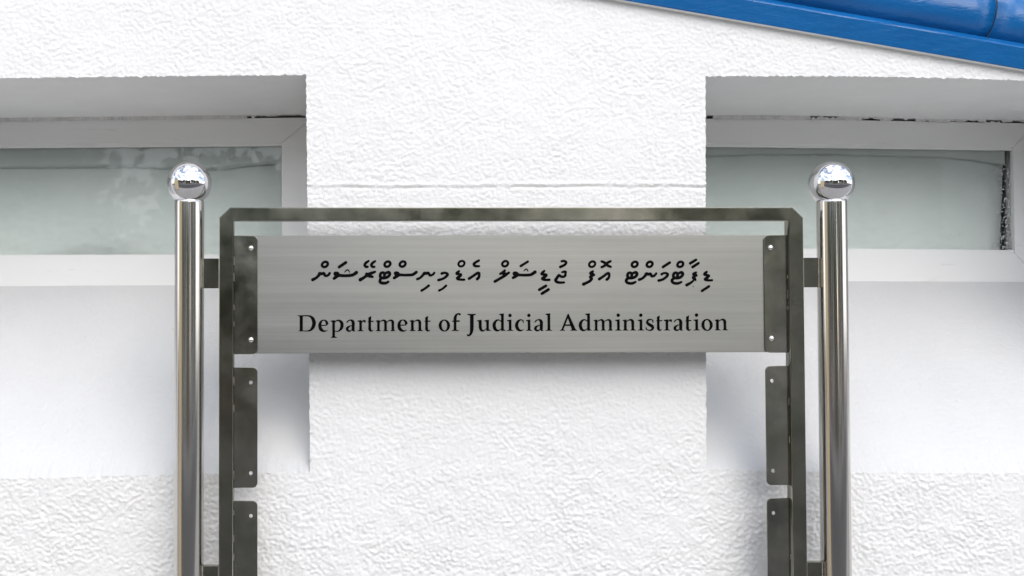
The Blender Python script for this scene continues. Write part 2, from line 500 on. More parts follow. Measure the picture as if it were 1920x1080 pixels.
def window(side):
    s = -1 if side == 'left' else 1
    if s < 0:
        xo0, xo1 = -1.246, -.3745          # outer edges of the joinery
        xi0, xi1 = -1.190, -.4440          # glass edges
        cols = np.arange(0, iL + 1)
    else:
        xo0, xo1 = .3770, 1.246
        xi0, xi1 = .430, 1.1915
        cols = np.arange(iR, NX + 1)
    g = 0.0002
    # the rebate frame behind the mitred members is the window itself
    xs = np.linspace(xo0 + .012, xo1 - .012, 9)
    lo = [(x, float(sill_back(x)) + .012) for x in xs]
    hi = [(x, float(rail_top(x)) - .010) for x in xs][::-1]
    ilo = [(x, float(glass_bot(x)) - .006) for x in np.linspace(xi0 - .006, xi1 + .006, 9)]
    ihi = [(x, float(glass_top(x)) + .006) for x in np.linspace(xi0 - .006, xi1 + .006, 9)][::-1]
    win = link('window', plate_mesh('window', [lo + hi, ilo + ihi], FY + .022, FY + .060), FRAME_PAINT, building)
    win['label'] = 'recessed window left of the pier, lined with pale paper' if s < 0 else 'recessed window right of the pier under the blue coping, lined with pale paper'
    xs = np.linspace(xi0, xi1, 9)
    top_o = [(x, float(rail_top(x))) for x in np.linspace(xo0, xo1, 9)]
    top_i = [(x, float(glass_top(x)) + 2 * g) for x in xs]
    bot_o = [(x, float(sill_back(x)) - .004) for x in np.linspace(xo0, xo1, 9)]
    bot_i = [(x, float(glass_bot(x)) - 2 * g) for x in xs]
    member('top_rail', top_i + top_o[::-1], .020, win, 0)
    member('bottom_rail', bot_o + bot_i[::-1], .020, win, 0)
    member('stile', [(xo0, bot_o[0][1] + .0002), (xi0 - g, bot_i[0][1] + .0001), (xi0 - g, top_i[0][1] - .0004), (xo0, top_o[0][1] - .0002)], .0195, win, 1)
    member('stile', [(xi1 + g, bot_i[-1][1] + .0004), (xo1, bot_o[-1][1] + .0002), (xo1, top_o[-1][1] - .0002), (xi1 + g, top_i[-1][1] - .0004)], .0195, win, 1)
    # glazing bead under the rails
    for nm, zf, dz in (('bead', glass_top, -1), ('bead', glass_bot, 1)):
        a = [(x, float(zf(x)) - dz * .001) for x in xs]
        b = [(x, float(zf(x)) + dz * .0065) for x in xs][::-1]
        lp = a + b if dz > 0 else b[::-1] + a[::-1]
        link(nm, plate_mesh(nm, [lp], FY + .004, FY + .0115, 0.0008), FRAME_PAINT, win)
    # pane
    pz = [(x, float(glass_bot(x)) - .004) for x in np.linspace(xi0 - .004, xi1 + .004, 5)]
    pt = [(x, float(glass_top(x)) + .004) for x in np.linspace(xi0 - .004, xi1 + .004, 5)]
    pv = [(x, FY + .0125, z) for x, z in pz] + [(x, FY + .0125, z) for x, z in pt]
    link('pane', from_py('pane', pv, [(i, i + 1, i + 6, i + 5) for i in range(4)]), GLASS, win)
    # lining paper: a wavy sheet, hanging off the glass by a few millimetres
    n, k = 150, 60
    px0, px1 = xi0 - .002, (xi1 + .003 if s < 0 else xi1 - .004)
    tx = np.linspace(0, 1, n)[None, :].repeat(k, 0)
    tz = np.linspace(0, 1, k)[:, None].repeat(n, 1)
    x = px0 + (px1 - px0) * tx
    zb = glass_bot(x) + .0005 + (.0060 * np.exp(-((x + .86) / .085) ** 2) if s < 0 else 0.0)
    z = zb + (glass_top(x) + .003 - zb) * tz
    wav = band_noise((k, n), 4, 20, 20, 1.6, 21 + s)
    y = FY + .0185 + .0005 * np.clip(wav, -1.6, 1.6)
    if s < 0:
        y += .014 * np.exp(-((x + .84) / .12) ** 2) * np.exp(-tz / .10)                     # loose lower edge
        y += .006 * np.exp(-((x + .47) / .05) ** 2) + .004 * np.exp(-((x + .66) / .10) ** 2) * np.exp(-tz / .2)
        y += .004 * np.maximum(0, np.sin((x * 7 + z * 11))) * np.clip((x + .75) / .2, 0, 1)
    else:
        y += .026 * np.clip((x - 1.140) / .048, 0, 1) ** 1.8 * (1.2 - .8 * tz)                 # curls into the room
        y += .003 * np.maximum(0, np.sin((x * 5 - z * 9)))
    ii = np.arange(n * k).reshape(k, n)
    F = np.stack([ii[:-1, :-1], ii[:-1, 1:], ii[1:, 1:], ii[1:, :-1]], -1).reshape(-1, 4)
    link('lining_paper', from_np('lining_paper', np.stack([x, y, z], -1).reshape(-1, 3), F), PAPER, win, smooth=True)
    # folded-over top edge of the paper, a second thickness in front of the first
    if s < 0:
        fx = [-1.19, -.80, -.70, -.62, -.56, -.50, -.462, -.447, -.4445]
        fz = [.349, .350, .3475, .3440, .3475, .3560, .3590, .3665, .385]
    else:
        fx = [.43, .53, .66, .80, .93, 1.03, 1.10, 1.165, 1.180]
        fz = [.372, .3765, .3800, .3795, .3755, .3735, .3680, .3575, .3570]
    n2 = 120
    xx = np.linspace(fx[0], fx[-1], n2)
    zl = EYE + np.interp(xx, fx, fz) + .0006 * band_noise((1, n2), 3, 20, 0, 1, 31 + s)[0]
    zu = glass_top(xx) + .003
    row = []
    for t in np.linspace(0, 1, 6):
        yy = FY + .0142 - .0008 * (1 - t) + .0004 * np.sin(xx * 23)
        row.append(np.stack([xx, yy, zl + (zu - zl) * t], -1))
    row.insert(0, np.stack([xx, np.full(n2, FY + .0180), zl + .0012], -1))
    P = np.array(row)
    ii = np.arange(P.shape[0] * n2).reshape(P.shape[0], n2)
    F = np.stack([ii[:-1, :-1], ii[:-1, 1:], ii[1:, 1:], ii[1:, :-1]], -1).reshape(-1, 4)
    link('paper_fold', from_np('paper_fold', P.reshape(-1, 3), F), PAPER, win, smooth=True)
    # dark room behind
    v = [(xo0, FY + .05, EYE), (xo1, FY + .05, EYE), (xo1, FY + .05, EYE + .52), (xo0, FY + .05, EYE + .52),
         (xo0, FY + .6, EYE), (xo1, FY + .6, EYE), (xo1, FY + .6, EYE + .52), (xo0, FY + .6, EYE + .52)]
    link('room_lining', from_py('room_lining', v, [(4, 5, 6, 7), (0, 1, 5, 4), (2, 3, 7, 6), (0, 4, 7, 3), (1, 2, 6, 5)]), DARK, win)
    # caulking between the top rail and the soffit, missing in places
    rr = random.Random(5 + s)
    if s > 0:
        runs = [(.40, .515, 0), (.515, .735, 1), (.735, .79, .15), (.79, .85, .5), (.85, .89, .2), (.89, .915, .6), (.915, .97, .2), (.97, 1.05, .9), (1.05, 1.13, .7), (1.13, 1.16, .35), (1.16, 1.245, 0.1)]
    else:
        runs = [(-1.245, -.52, 1.0), (-.52, -.45, .55), (-.45, -.376, .2)]
    V, F = [], []
    for a, b, cov in runs:
        if cov < .02:
            continue
        m_ = max(3, int((b - a) / .0035))
        walk = 0.0
        for i in range(m_ + 1):
            xx_ = a + (b - a) * i / m_
            g0, g1 = float(rail_top(xx_)) - .001, float(lintel(xx_)) + .001
            walk = .8 * walk + rr.gauss(0, .28)
            c_ = 1 if cov > .95 else max(.08, cov + .12 + walk * .8)
            up = int(a * 40) % 2 == 0 or cov > .9
            hgt = (g1 - g0) * min(1, c_)
            zz0, zz1 = (g1 - hgt, g1) if up else (g0, g0 + hgt)
            yy = FY - .0012 + rr.uniform(-.0012, .0008)
            V += [(xx_, yy, zz0), (xx_, yy - .001, zz1)]
            if i:
                j = len(V)
                F.append((j - 4, j - 2, j - 1, j - 3))
    link('caulk', from_py('caulk', V, F), CAULK, win)
    # soffit, sill and jamb run from the ragged edge of the stucco to the joinery
    fr_ = P3[jT, cols]
    bk_ = np.stack([fr_[:, 0], np.full(len(cols), FY + .03), lintel(fr_[:, 0])], -1)
    link('soffit', strip_mesh('soffit', fr_, bk_, 14), SOFFIT, win, smooth=True)
    fs_ = P3[jS, cols]
    bs_ = np.stack([fs_[:, 0], np.full(len(cols), FY + .003), sill_back(fs_[:, 0])], -1)
    link('sill', strip_mesh('sill', fs_, bs_, 30), PLASTER, win, smooth=True)
    c = iL if s < 0 else iR
    fj = P3[jS:jT + 1, c]
    bj = fj.copy()
    bj[:, 1] = FY + .03
    link('jamb', strip_mesh('jamb', fj, bj, 8), PLASTER, win, smooth=True)
    e = 0 if s < 0 else NX
    fj = P3[jS:jT + 1, e]
    bj = fj.copy()
    bj[:, 1] = FY + .03
    link('jamb', strip_mesh('jamb', fj, bj, 4), PLASTER, win, smooth=True)
    if s > 0:
        # flecks of white paint spattered on the glass by the right stile
        bm = bmesh.new()
        for i in range(300):
            dx = abs(rr.gauss(0, 1)) * .020
            zf = rr.random() ** 1.5
            xx_ = 1.1895 - dx
            zz = EYE + .1605 + zf * .205
            if rr.random() < .12:
                xx_ = 1.19 - rr.random() * .16
                zz = EYE + .161 + rr.random() ** 2 * .08
            rad = rr.uniform(.0006, .0021)
            a0 = rr.uniform(0, 6.28)
            el = rr.uniform(.45, 1)
            ca, sa = math.cos(a0), math.sin(a0)
            ring = []
            for t in range(6):
                u_, w_ = rad * math.cos(t * 1.047), rad * el * math.sin(t * 1.047)
                ring.append(bm.verts.new((xx_ + u_ * ca - w_ * sa, FY + .0121, zz + u_ * sa + w_ * ca)))
            bm.faces.new(ring)
        o = link('paint_fleck', bm_mesh('paint_fleck', bm), SPECK, win)
        o['kind'] = 'stuff'
    return win
window('left')
window('right')

# ---- blue coping that slopes over the right window
def coping(xa, xb, zfun, sgn):
    cop = None
    ang = math.atan(0.170) * sgn
    ux, uz = math.cos(ang), -math.sin(ang)            # along the slope, downhill to the right for sgn = 1
    def P(x, y, h):                                   # h measured square to the slope above the lower front edge
        return (x + h * math.sin(ang), WY + y, zfun(x) + h * math.cos(ang))
    prof = [(.03, .000), (-.0135, .000), (-.0145, .002), (-.0225, .0365), (-.0220, .0385), (-.020, .0408), (-.008, .0495), (-.004, .0520), (.25, .0550), (.25, .000)]
    n = max(2, int(abs(xb - xa) / .05))
    V, F = [], []
    k = len(prof)
    wob = np.random.default_rng(3).normal(0, .00035, (n + 1, k))
    for i in range(n + 1):
        x = xa + (xb - xa) * i / n
        for j, (y, h) in enumerate(prof):
            V.append(P(x, y + (wob[i, j] if .002 <= h < .053 else 0), h))
    for i in range(n):
        for j in range(k):
            j2 = (j + 1) % k
            F.append((i * k + j, i * k + j2, (i + 1) * k + j2, (i + 1) * k + j))
    F.append(tuple(range(k))[::-1])
    F.append(tuple(range(n * k, n * k + k)))
    me = from_py('coping', V, F)
    bm = bmesh.new(); bm.from_mesh(me); bmesh.ops.recalc_face_normals(bm, faces=bm.faces); bm.to_mesh(me); bm.free()
    me.materials.append(BLUE)
    me.materials.append(SOFFIT)
    for p in me.polygons:
        if p.center.z < zfun(p.center.x) + .0012 and abs(p.normal.z) > .9:
            p.material_index = 1                      # unpainted plaster underside
    cop = link('coping', me, None, building)
    # half-round tiles bedded on top
    r0, L = .055, .72
    x_joint = .905
    ks = range(-12, 12)
    for t in ks:
        a = x_joint + t * L * math.cos(ang) + .0010
        b = a + L * math.cos(ang) - .0020
        lo_, hi_ = min(xa, xb), max(xa, xb)
        if b < lo_ or a > hi_:
            continue
        a, b = max(a, lo_), min(b, hi_)
        V, F = [], []
        na, nl = 26, 18
        rj = np.random.default_rng(60 + t)
        for i in range(nl + 1):
            x = a + (b - a) * i / nl
            lipr = .0018 * math.exp(-((x - a) / .012)) 
            for j in range(na + 1):
                th = R(-58 + 296 * j / na)
                rr_ = r0 + lipr + rj.normal(0, .0003)
                V.append(P(x, .042 - rr_ * math.cos(th), .0985 + rr_ * math.sin(th)))
        kk = na + 1
        for i in range(nl):
            for j in range(na):
                F.append((i * kk + j, i * kk + j + 1, (i + 1) * kk + j + 1, (i + 1) * kk + j))
        # open ends closed by a thin rim
        for i0 in (0, nl):
            base = len(V)
            x = a if i0 == 0 else b
            for j in range(kk):
                th = R(-58 + 296 * j / na)
                V.append(P(x, .042 - (r0 - .012) * math.cos(th), .0985 + (r0 - .012) * math.sin(th)))
            for j in range(na):
                F.append((i0 * kk + j, i0 * kk + j + 1, base + j + 1, base + j))
        link('ridge_tile', from_py('ridge_tile', V, F), BLUE, cop, smooth=True)
    return cop
coping(PEAK + .01, BX1, rake, 1)

# ------------------------------------------------------------------ the sign
sign = empty('sign', (0, 0.0125, 0))
tag(sign, 'stainless steel sign on two ball-topped posts in front of the wall', 'sign')
def S(z):                                            # sign heights are measured from eye level, in millimetres
    return EYE + z * mm

# posts with ball finials
for x in (-.577, .5795):
    r = .0262
    prof = [(0, 0), (.055, 0), (.055, .006), (r + .001, .008), (r, .012), (r, .020), (r, S(219)), (r, S(222)), (r - .0006, S(223.2)), (r - .003, S(224)), (0, S(224.4))]
    post = link('post', lathe_mesh('post', prof, (x, .0125), 96), POST_STEEL, sign, smooth=False)
    for p in post.data.polygons:
        p.use_smooth = abs(p.normal.z) < .3
    rb = .0398
    cz = S(254)
    prof = [(max(0.0, rb * math.sin(R(a))), cz - rb * math.cos(R(a))) for a in np.linspace(38, 180, 56)]
    prof = [(.0235, cz - .0325)] + prof
    link('ball_finial', lathe_mesh('ball_finial', prof, (x, .0125), 96), BALL_STEEL, post, smooth=True)

# rectangular tube frame with clipped upper corners
fo, fi = .5225, .4975
frame_out = [(-fo, S(-640)), (fo, S(-640)), (fo, S(191)), (fo - .019, S(210)), (-fo + .019, S(210)), (-fo, S(192))]
frame_in = [(-fi, S(-615)), (fi, S(-615)), (fi, S(186.5)), (-fi, S(186.5))]
frame = link('frame', plate_mesh('frame', [frame_out, frame_in], 0.0, .025, .0012), FRAME_STEEL, sign)

# short flats that join frame and posts
for sx in (-1, 1):
    for zt_ in (119.5, -425):
        x0, x1 = (.5235, .557)
        a, b = (x0, x1) if sx > 0 else (-x1, -x0)
        cn = link('connector', box_mesh('connector', a, b, .005, .021, S(zt_ - 53), S(zt_), .0008), FRAME_STEEL, sign)
        # weld beads along both ends
        for xw in (sx * .5233, sx * .5515):
            rr = random.Random(int(zt_ + 1000 * xw))
            bm = bmesh.new()
            nb = 17
            for i in range(nb):
                zz = S(zt_ - 2 - 49 * i / (nb - 1))
                mtx = Matrix.Translation((xw, .0046 if abs(xw) < .54 else .0052, zz)) @ Matrix.Diagonal((.0016, .0016, .0019 * rr.uniform(.8, 1.2), 1))
                bmesh.ops.create_icosphere(bm, subdivisions=1, radius=1.0, matrix=mtx)
            link('weld_bead', bm_mesh('weld_bead', bm), WELD, cn, smooth=True)

# bracket plates, two holes each; the top pair carries the name board on screws
def bracket(sx, zt_, zb_):
    xi, xo = .4553, .4985                            # free end, welded end
    c = .009
    if sx < 0:
        lp = [(-xo, S(zb_)), *arc(-xi - c, S(zb_) + c, c, 270, 360), *arc(-xi - c, S(zt_) - c, c, 0, 90), (-xo, S(zt_))]
    else:
        lp = [(xo, S(zb_)), (xo, S(zt_)), *arc(xi + c, S(zt_) - c, c, 90, 180), *arc(xi + c, S(zb_) + c, c, 180, 270)]
    hx = sx * .4670
    holes = []
    top = zt_ > 0
    if not top:
        holes = [arc(hx, S(zt_ - 26.5), .0032, 0, 337.5, 15), arc(hx, S(zb_ + 26), .0032, 0, 337.5, 15)]
    br = link('bracket_plate', plate_mesh('bracket_plate', [lp] + holes, .0105, .0135, .0004), PLATE_STEEL, sign)
    # weld spots along the frame
    rr = random.Random(int(zt_) + sx)
    bm = bmesh.new()
    zz = zt_ - 4
    while zz > zb_ + 4:
        if rr.random() < .16:
            for i in range(rr.randint(2, 5)):
                mtx = Matrix.Translation((sx * .4972, .0102, S(zz))) @ Matrix.Diagonal((.0008, .0008, .0019, 1))
                bmesh.ops.create_icosphere(bm, subdivisions=1, radius=1.0, matrix=mtx)
                zz -= 3
        zz -= 7
    link('weld_bead', bm_mesh('weld_bead', bm), WELD, br, smooth=True)['kind'] = 'stuff'
    if top:
        for zs_ in (zt_ - 22.5, zb_ + 25.5):
            prof = [(.0049 * math.cos(R(a)), .0033 * math.sin(R(a))) for a in np.linspace(0, 90, 9)]
            V, F = [], []
            n = 20
            for rad, h in prof:
                for k in range(n):
                    a = 2 * math.pi * k / n
                    V.append((hx + max(rad, 1e-5) * math.cos(a), .0105 - h, S(zs_) + max(rad, 1e-5) * math.sin(a)))
            for i in range(len(prof) - 1):
                for k in range(n):
                    F.append((i * n + k, i * n + (k + 1) % n, (i + 1) * n + (k + 1) % n, (i + 1) * n + k))
            me = from_py('screw', V, F)
            bm = bmesh.new(); bm.from_mesh(me); bmesh.ops.recalc_face_normals(bm, faces=bm.faces); bm.to_mesh(me); bm.free()
            link('screw', me, SCREW_STEEL, br, smooth=True)
    return br
for sx in (-1, 1):
    for zt_, zb_ in ((160.5, -51), (-74.5, -288), (-311, -525)):
        bracket(sx, zt_, zb_)

# name board: brushed sheet folded over a few millimetres
BF = .0140
me = box_mesh('name_board', -.494, .494, BF, BF + .012, S(-50), S(161), .0007, 2)
uv = me.uv_layers.new(name='UVMap')
for lp in me.loops:
    co = me.vertices[lp.vertex_index].co
    uv.data[lp.index].uv = (co.x, co.z)
board = link('name_board', me, BOARD_STEEL, sign)

# ---- lettering, filled with black paint
def catmull(pts, n):
    out = []
    P = [pts[0]] + list(pts) + [pts[-1]]
    for i in range(1, len(P) - 2):
        p0, p1, p2, p3 = (np.array(P[i + d], float) for d in (-1, 0, 1, 2))
        for t in np.linspace(0, 1, n, endpoint=False):
            out.append(.5 * ((2 * p1) + (-p0 + p2) * t + (2 * p0 - 5 * p1 + 4 * p2 - p3) * t * t + (-p0 + 3 * p1 - 3 * p2 + p3) * t ** 3))
    out.append(np.array(P[-2], float))
    return out
class Glyph:
    """flat paint in the plane of the board; items overlap on layers a few microns apart"""
    def __init__(self):
        self.V, self.F, self.k, self.fat = [], [], 0, 1.13
    def layer(self):
        self.k += 1
        return -self.k * 4e-6
    def disc(self, x, y, r, h, n=10):
        b = len(self.V)
        self.V += [(x + r * math.cos(6.2832 * i / n), h, y + r * math.sin(6.2832 * i / n)) for i in range(n)]
        self.F.append(tuple(range(b, b + n)))
    def stroke(self, pts, n=6, caps=True):
        s = catmull(pts, n)
        h = self.layer()
        b = len(self.V)
        m_ = len(s)
        for i, p in enumerate(s):
            a, c = s[max(0, i - 1)], s[min(m_ - 1, i + 1)]
            d = c[:2] - a[:2]
            ln = math.hypot(*d) or 1
            nx_, ny_ = -d[1] / ln, d[0] / ln
            w = p[2] * self.fat / 2
            self.V += [(p[0] + nx_ * w, h, p[1] + ny_ * w), (p[0] - nx_ * w, h, p[1] - ny_ * w)]
        for i in range(m_ - 1):
            self.F.append((b + 2 * i, b + 2 * i + 1, b + 2 * i + 3, b + 2 * i + 2))
        if caps:
            h2 = self.layer()
            for i, p in enumerate(s):
                if i % 2 == 0 or i == m_ - 1:
                    self.disc(p[0], p[1], p[2] * self.fat / 2, h2)
                    h2 -= 1e-6
            self.k += m_ // 8 + 1
    def poly(self, pts):
        h = self.layer()
        b = len(self.V)
        self.V += [(x, h, y) for x, y in pts]
        self.F.append(tuple(range(b, b + len(pts))))
    def ring(self, cx, cy, ro, ri, tilt=0, n=32):
        h = self.layer()
        b = len(self.V)
        ct, st = math.cos(R(tilt)), math.sin(R(tilt))
        for i in range(n):
            a = 6.28318531 * i / n
            for rx, ry in (ro, ri):
                u_, v_ = rx * math.cos(a), ry * math.sin(a)
                self.V.append((cx + u_ * ct - v_ * st, h, cy + u_ * st + v_ * ct))
        for i in range(n):
            j = (i + 1) % n
            self.F.append((b + 2 * i, b + 2 * i + 1, b + 2 * j + 1, b + 2 * j))
    def place(self, name, fx, fz, mat=BLACK):
        V = [(fx(x, z), BF - .0003 + y, fz(x, z)) for x, y, z in self.V]
        return link(name, from_py(name, V, self.F), mat, board)

# Latin letters: strokes (x, y, width) and serifs, in drawing units, y up from the baseline
def stem(g, x0, x1, y0, y1):
    g.poly([(x0, y0), (x1, y0), (x1, y1), (x0, y1)])
def foot(g, a, b, x0, x1, y=0):
    g.poly([(a, y), (b, y), (b - 4, y + 12), (x1, y + 34), (x0, y + 34), (a + 4, y + 12)])
def flag(g, a, x0, x1, y=285):
    g.poly([(a, y - 32), (a + 2, y - 14), (x1, y + 4), (x1, y - 50), (x0, y - 50)])
def gl_D(g):
    stem(g, 55, 137, 8, 398)
    g.poly([(0, 410), (0, 400), (60, 372), (140, 380), (200, 388), (200, 412)])
    g.poly([(25, 0), (200, 0), (200, 20), (137, 22), (60, 34), (30, 10)])
    g.stroke([(160, 398, 26), (250, 399, 28), (330, 380, 46), (392, 320, 76), (424, 212, 86), (395, 105, 76), (330, 30, 46), (250, 10, 24), (160, 10, 20)], 7, False)
def gl_e(g):
    g.stroke([(55, 152, 26), (150, 152, 27), (232, 160, 20)], 4, False)
    g.stroke([(226, 172, 62), (218, 222, 60), (185, 268, 42), (135, 284, 24), (78, 258, 44), (44, 190, 68), (40, 120, 74), (66, 52, 76), (120, 12, 52), (185, 6, 28), (240, 36, 8)], 7, False)
def gl_p(g):
    stem(g, 45, 115, -160, 262)
    g.poly([(0, -168), (172, -168), (165, -156), (115, -132), (45, -132), (8, -156)])
    flag(g, 0, 45, 115)
    g.stroke([(100, 225, 24), (160, 272, 30), (225, 272, 48), (278, 225, 72), (296, 160, 76), (280, 85, 70), (232, 22, 40), (165, -4, 22), (105, 8, 22)], 7, False)
def gl_a(g):
    g.stroke([(26, 214, 22), (48, 252, 30), (108, 284, 26), (165, 268, 56), (192, 215, 72), (190, 130, 70), (190, 50, 70), (205, 16, 46), (245, 6, 10)], 7, False)
    g.stroke([(165, 150, 14), (105, 130, 30), (50, 90, 56), (38, 45, 64), (72, 8, 44), (118, 8, 32), (165, 45, 16)], 7, False)
    g.disc(28, 222, 15, g.layer())
def gl_r(g):
    stem(g, 50, 118, 8, 262)
    foot(g, 0, 165, 50, 118)
    flag(g, 0, 50, 115)
    g.stroke([(108, 215, 18), (135, 248, 26), (165, 264, 44), (196, 250, 58)], 6, False)
    g.poly([(160, 250), (188, 288), (216, 280), (214, 214), (196, 216)])
def gl_t(g):
    g.poly([(26, 60), (94, 60), (96, 290), (104, 392), (26, 350)])
    g.poly([(0, 240), (8, 252), (40, 270), (168, 268), (158, 238), (96, 236)])
    g.stroke([(60, 90, 68), (66, 40, 66), (92, 8, 40), (125, 12, 26), (154, 36, 8)], 6, False)
def gl_m(g):
    for a, x0, x1, b in ((0, 35, 102, 135), (185, 215, 284, 315), (372, 402, 472, 500)):
        stem(g, x0, x1, 8, 240 if a else 262)
        foot(g, a, b, x0, x1)
    flag(g, 0, 35, 100)
    g.stroke([(90, 222, 16), (140, 262, 24), (198, 276, 40), (240, 252, 58), (250, 200, 69)], 6, False)
    g.stroke([(275, 222, 16), (325, 262, 24), (383, 276, 40), (427, 252, 58), (437, 200, 70)], 6, False)
def gl_n(g):
    for a, x0, x1, b in ((0, 35, 107, 155), (200, 228, 300, 345)):
        stem(g, x0, x1, 8, 230 if a else 262)
        foot(g, a, b, x0, x1)
    flag(g, 0, 35, 105)
    g.stroke([(95, 222, 16), (150, 264, 26), (212, 276, 44), (254, 248, 62), (264, 190, 72)], 6, False)
def gl_o(g):
    g.ring(148, 140, (148, 156), (68, 124), 4)
def gl_f(g):
    stem(g, 50, 122, 8, 300)
    foot(g, -5, 188, 50, 122)
    g.stroke([(86, 280, 72), (92, 350, 68), (122, 412, 48), (170, 440, 34), (205, 428, 48), (214, 404, 40)], 7, False)
    g.poly([(0, 240), (8, 252), (45, 274), (212, 274), (200, 232), (120, 232)])
def gl_J(g):
    g.poly([(14, 436), (230, 436), (230, 412), (172, 394), (85, 394), (14, 412)])
    g.stroke([(128, 420, 86), (128, 250, 86), (127, 80, 84), (116, -20, 72), (84, -92, 52), (46, -120, 36), (20, -112, 34)], 7, False)
    g.disc(20, -104, 24, g.layer(), 14)
def gl_u(g):
    flag(g, 0, 45, 115)
    flag(g, 188, 236, 305)
    stem(g, 236, 305, 10, 265)
    g.poly([(236, 0), (300, 0), (358, 6), (354, 18), (305, 40), (236, 60)])
    g.stroke([(80, 270, 70), (80, 170, 70), (84, 80, 68), (112, 20, 58), (158, 4, 36), (205, 30, 22), (245, 66, 14)], 7, False)
def gl_d(g):
    stem(g, 216, 290, 10, 430)
    g.poly([(165, 418), (168, 434), (290, 448), (290, 390), (216, 392)])
    g.poly([(216, 0), (280, 0), (334, 6), (330, 18), (290, 40), (216, 50)])
    g.stroke([(225, 238, 24), (160, 280, 28), (92, 258, 48), (48, 190, 72), (40, 125, 76), (66, 48, 72), (120, 8, 44), (178, 22, 24), (225, 62, 14)], 7, False)
def gl_i(g):
    stem(g, 50, 120, 8, 262)
    foot(g, 0, 166, 50, 120)
    flag(g, 0, 50, 118, 288)
    g.disc(82, 394, 46, g.layer(), 18)
def gl_c(g):
    g.stroke([(212, 262, 24), (150, 282, 30), (88, 252, 52), (46, 185, 72), (40, 120, 76), (70, 48, 72), (125, 10, 46), (180, 12, 26), (226, 44, 8)], 7, False)
    g.poly([(190, 285), (224, 272), (220, 194), (204, 192), (188, 240)])
def gl_l(g):
    stem(g, 55, 127, 8, 430)
    foot(g, 0, 176, 55, 127)
    g.poly([(0, 418), (4, 434), (127, 450), (127, 390), (55, 392)])
def gl_A(g):
    g.poly([(34, 10), (88, 10), (232, 372), (222, 434), (200, 420)])
    g.poly([(178, 375), (214, 436), (232, 436), (424, 10), (318, 10), (206, 330)])
    g.poly([(110, 122), (290, 122), (276, 162), (126, 162)])
    foot(g, 0, 138, 40, 92)
    foot(g, 268, 450, 320, 418)
def gl_s(g):
    g.stroke([(196, 208, 20), (190, 262, 22), (130, 284, 30), (66, 262, 48), (46, 205, 58), (100, 152, 72), (168, 112, 72), (190, 60, 62), (145, 10, 40), (78, 8, 28), (22, 34, 20), (12, 84, 16)], 7, False)
    g.poly([(204, 196), (184, 200), (170, 262), (206, 276)])
    g.poly([(2, 92), (20, 92), (46, 22), (8, 12)])
FONT = dict(D=gl_D, e=gl_e, p=gl_p, a=gl_a, r=gl_r, t=gl_t, m=gl_m, n=gl_n, o=gl_o, f=gl_f, J=gl_J, u=gl_u, d=gl_d, i=gl_i, c=gl_c, l=gl_l, A=gl_A, s=gl_s)
UNIT = 0.0699                                         # millimetres to a drawing unit
TEXT = 'DepartmentofJudicialAdministration'
LEFT = [-384.3, -347.1, -325.4, -298.2, -277.5, -259.5, -244.4, -205.6, -183.9, -157.7, -131.9, -108.4, -81.2, -62.9, -35.0, -9.4, 5.4, 24.6, 39.3, 59.9,
        85.7, 120.0, 146.6, 185.5, 199.0, 226.3, 240.3, 259.2, 273.2, 290.7, 312.0, 327.0, 341.3, 365.5]
for ch, x0 in zip(TEXT, LEFT):
    g = Glyph()
    FONT[ch](g)
    g.place('letter', lambda x, z, x0=x0: (x0 + x * UNIT) * mm, lambda x, z: S(-10.5 + z * UNIT))

# Thaana letters and vowel marks: pen strokes (x, y, width), y down, each word block with its own origin
def ring_mark(cx, cy, rx=69, ry=54, w=60, tilt=-32):
    return ('ring', cx, cy, rx, ry, w, tilt)
def ttaviyani(dx, style=0):
    body = [(1668, 560, 62), (1652, 500, 62), (1672, 446, 58), (1722, 436, 56), (1752, 462, 56), (1790, 440, 56), (1845, 428, 62), (1866, 468, 62), (1835, 520, 60), (1770, 552, 60), (1700, 556, 62), (1660, 540, 60)]
    bar = [(1752, 455, 58), (1746, 500, 60), (1742, 540, 60)]
    tail = [(1668, 555, 62), (1645, 640, 60), (1700, 670, 62), (1780, 668, 58), (1835, 640, 48)] if style == 0 else \
           [(1668, 555, 62), (1622, 605, 62), (1640, 655, 60), (1710, 676, 58), (1780, 668, 56), (1830, 644, 48)]
    return [[(x + dx, y, w) for x, y, w in s] for s in (body, bar, tail)]
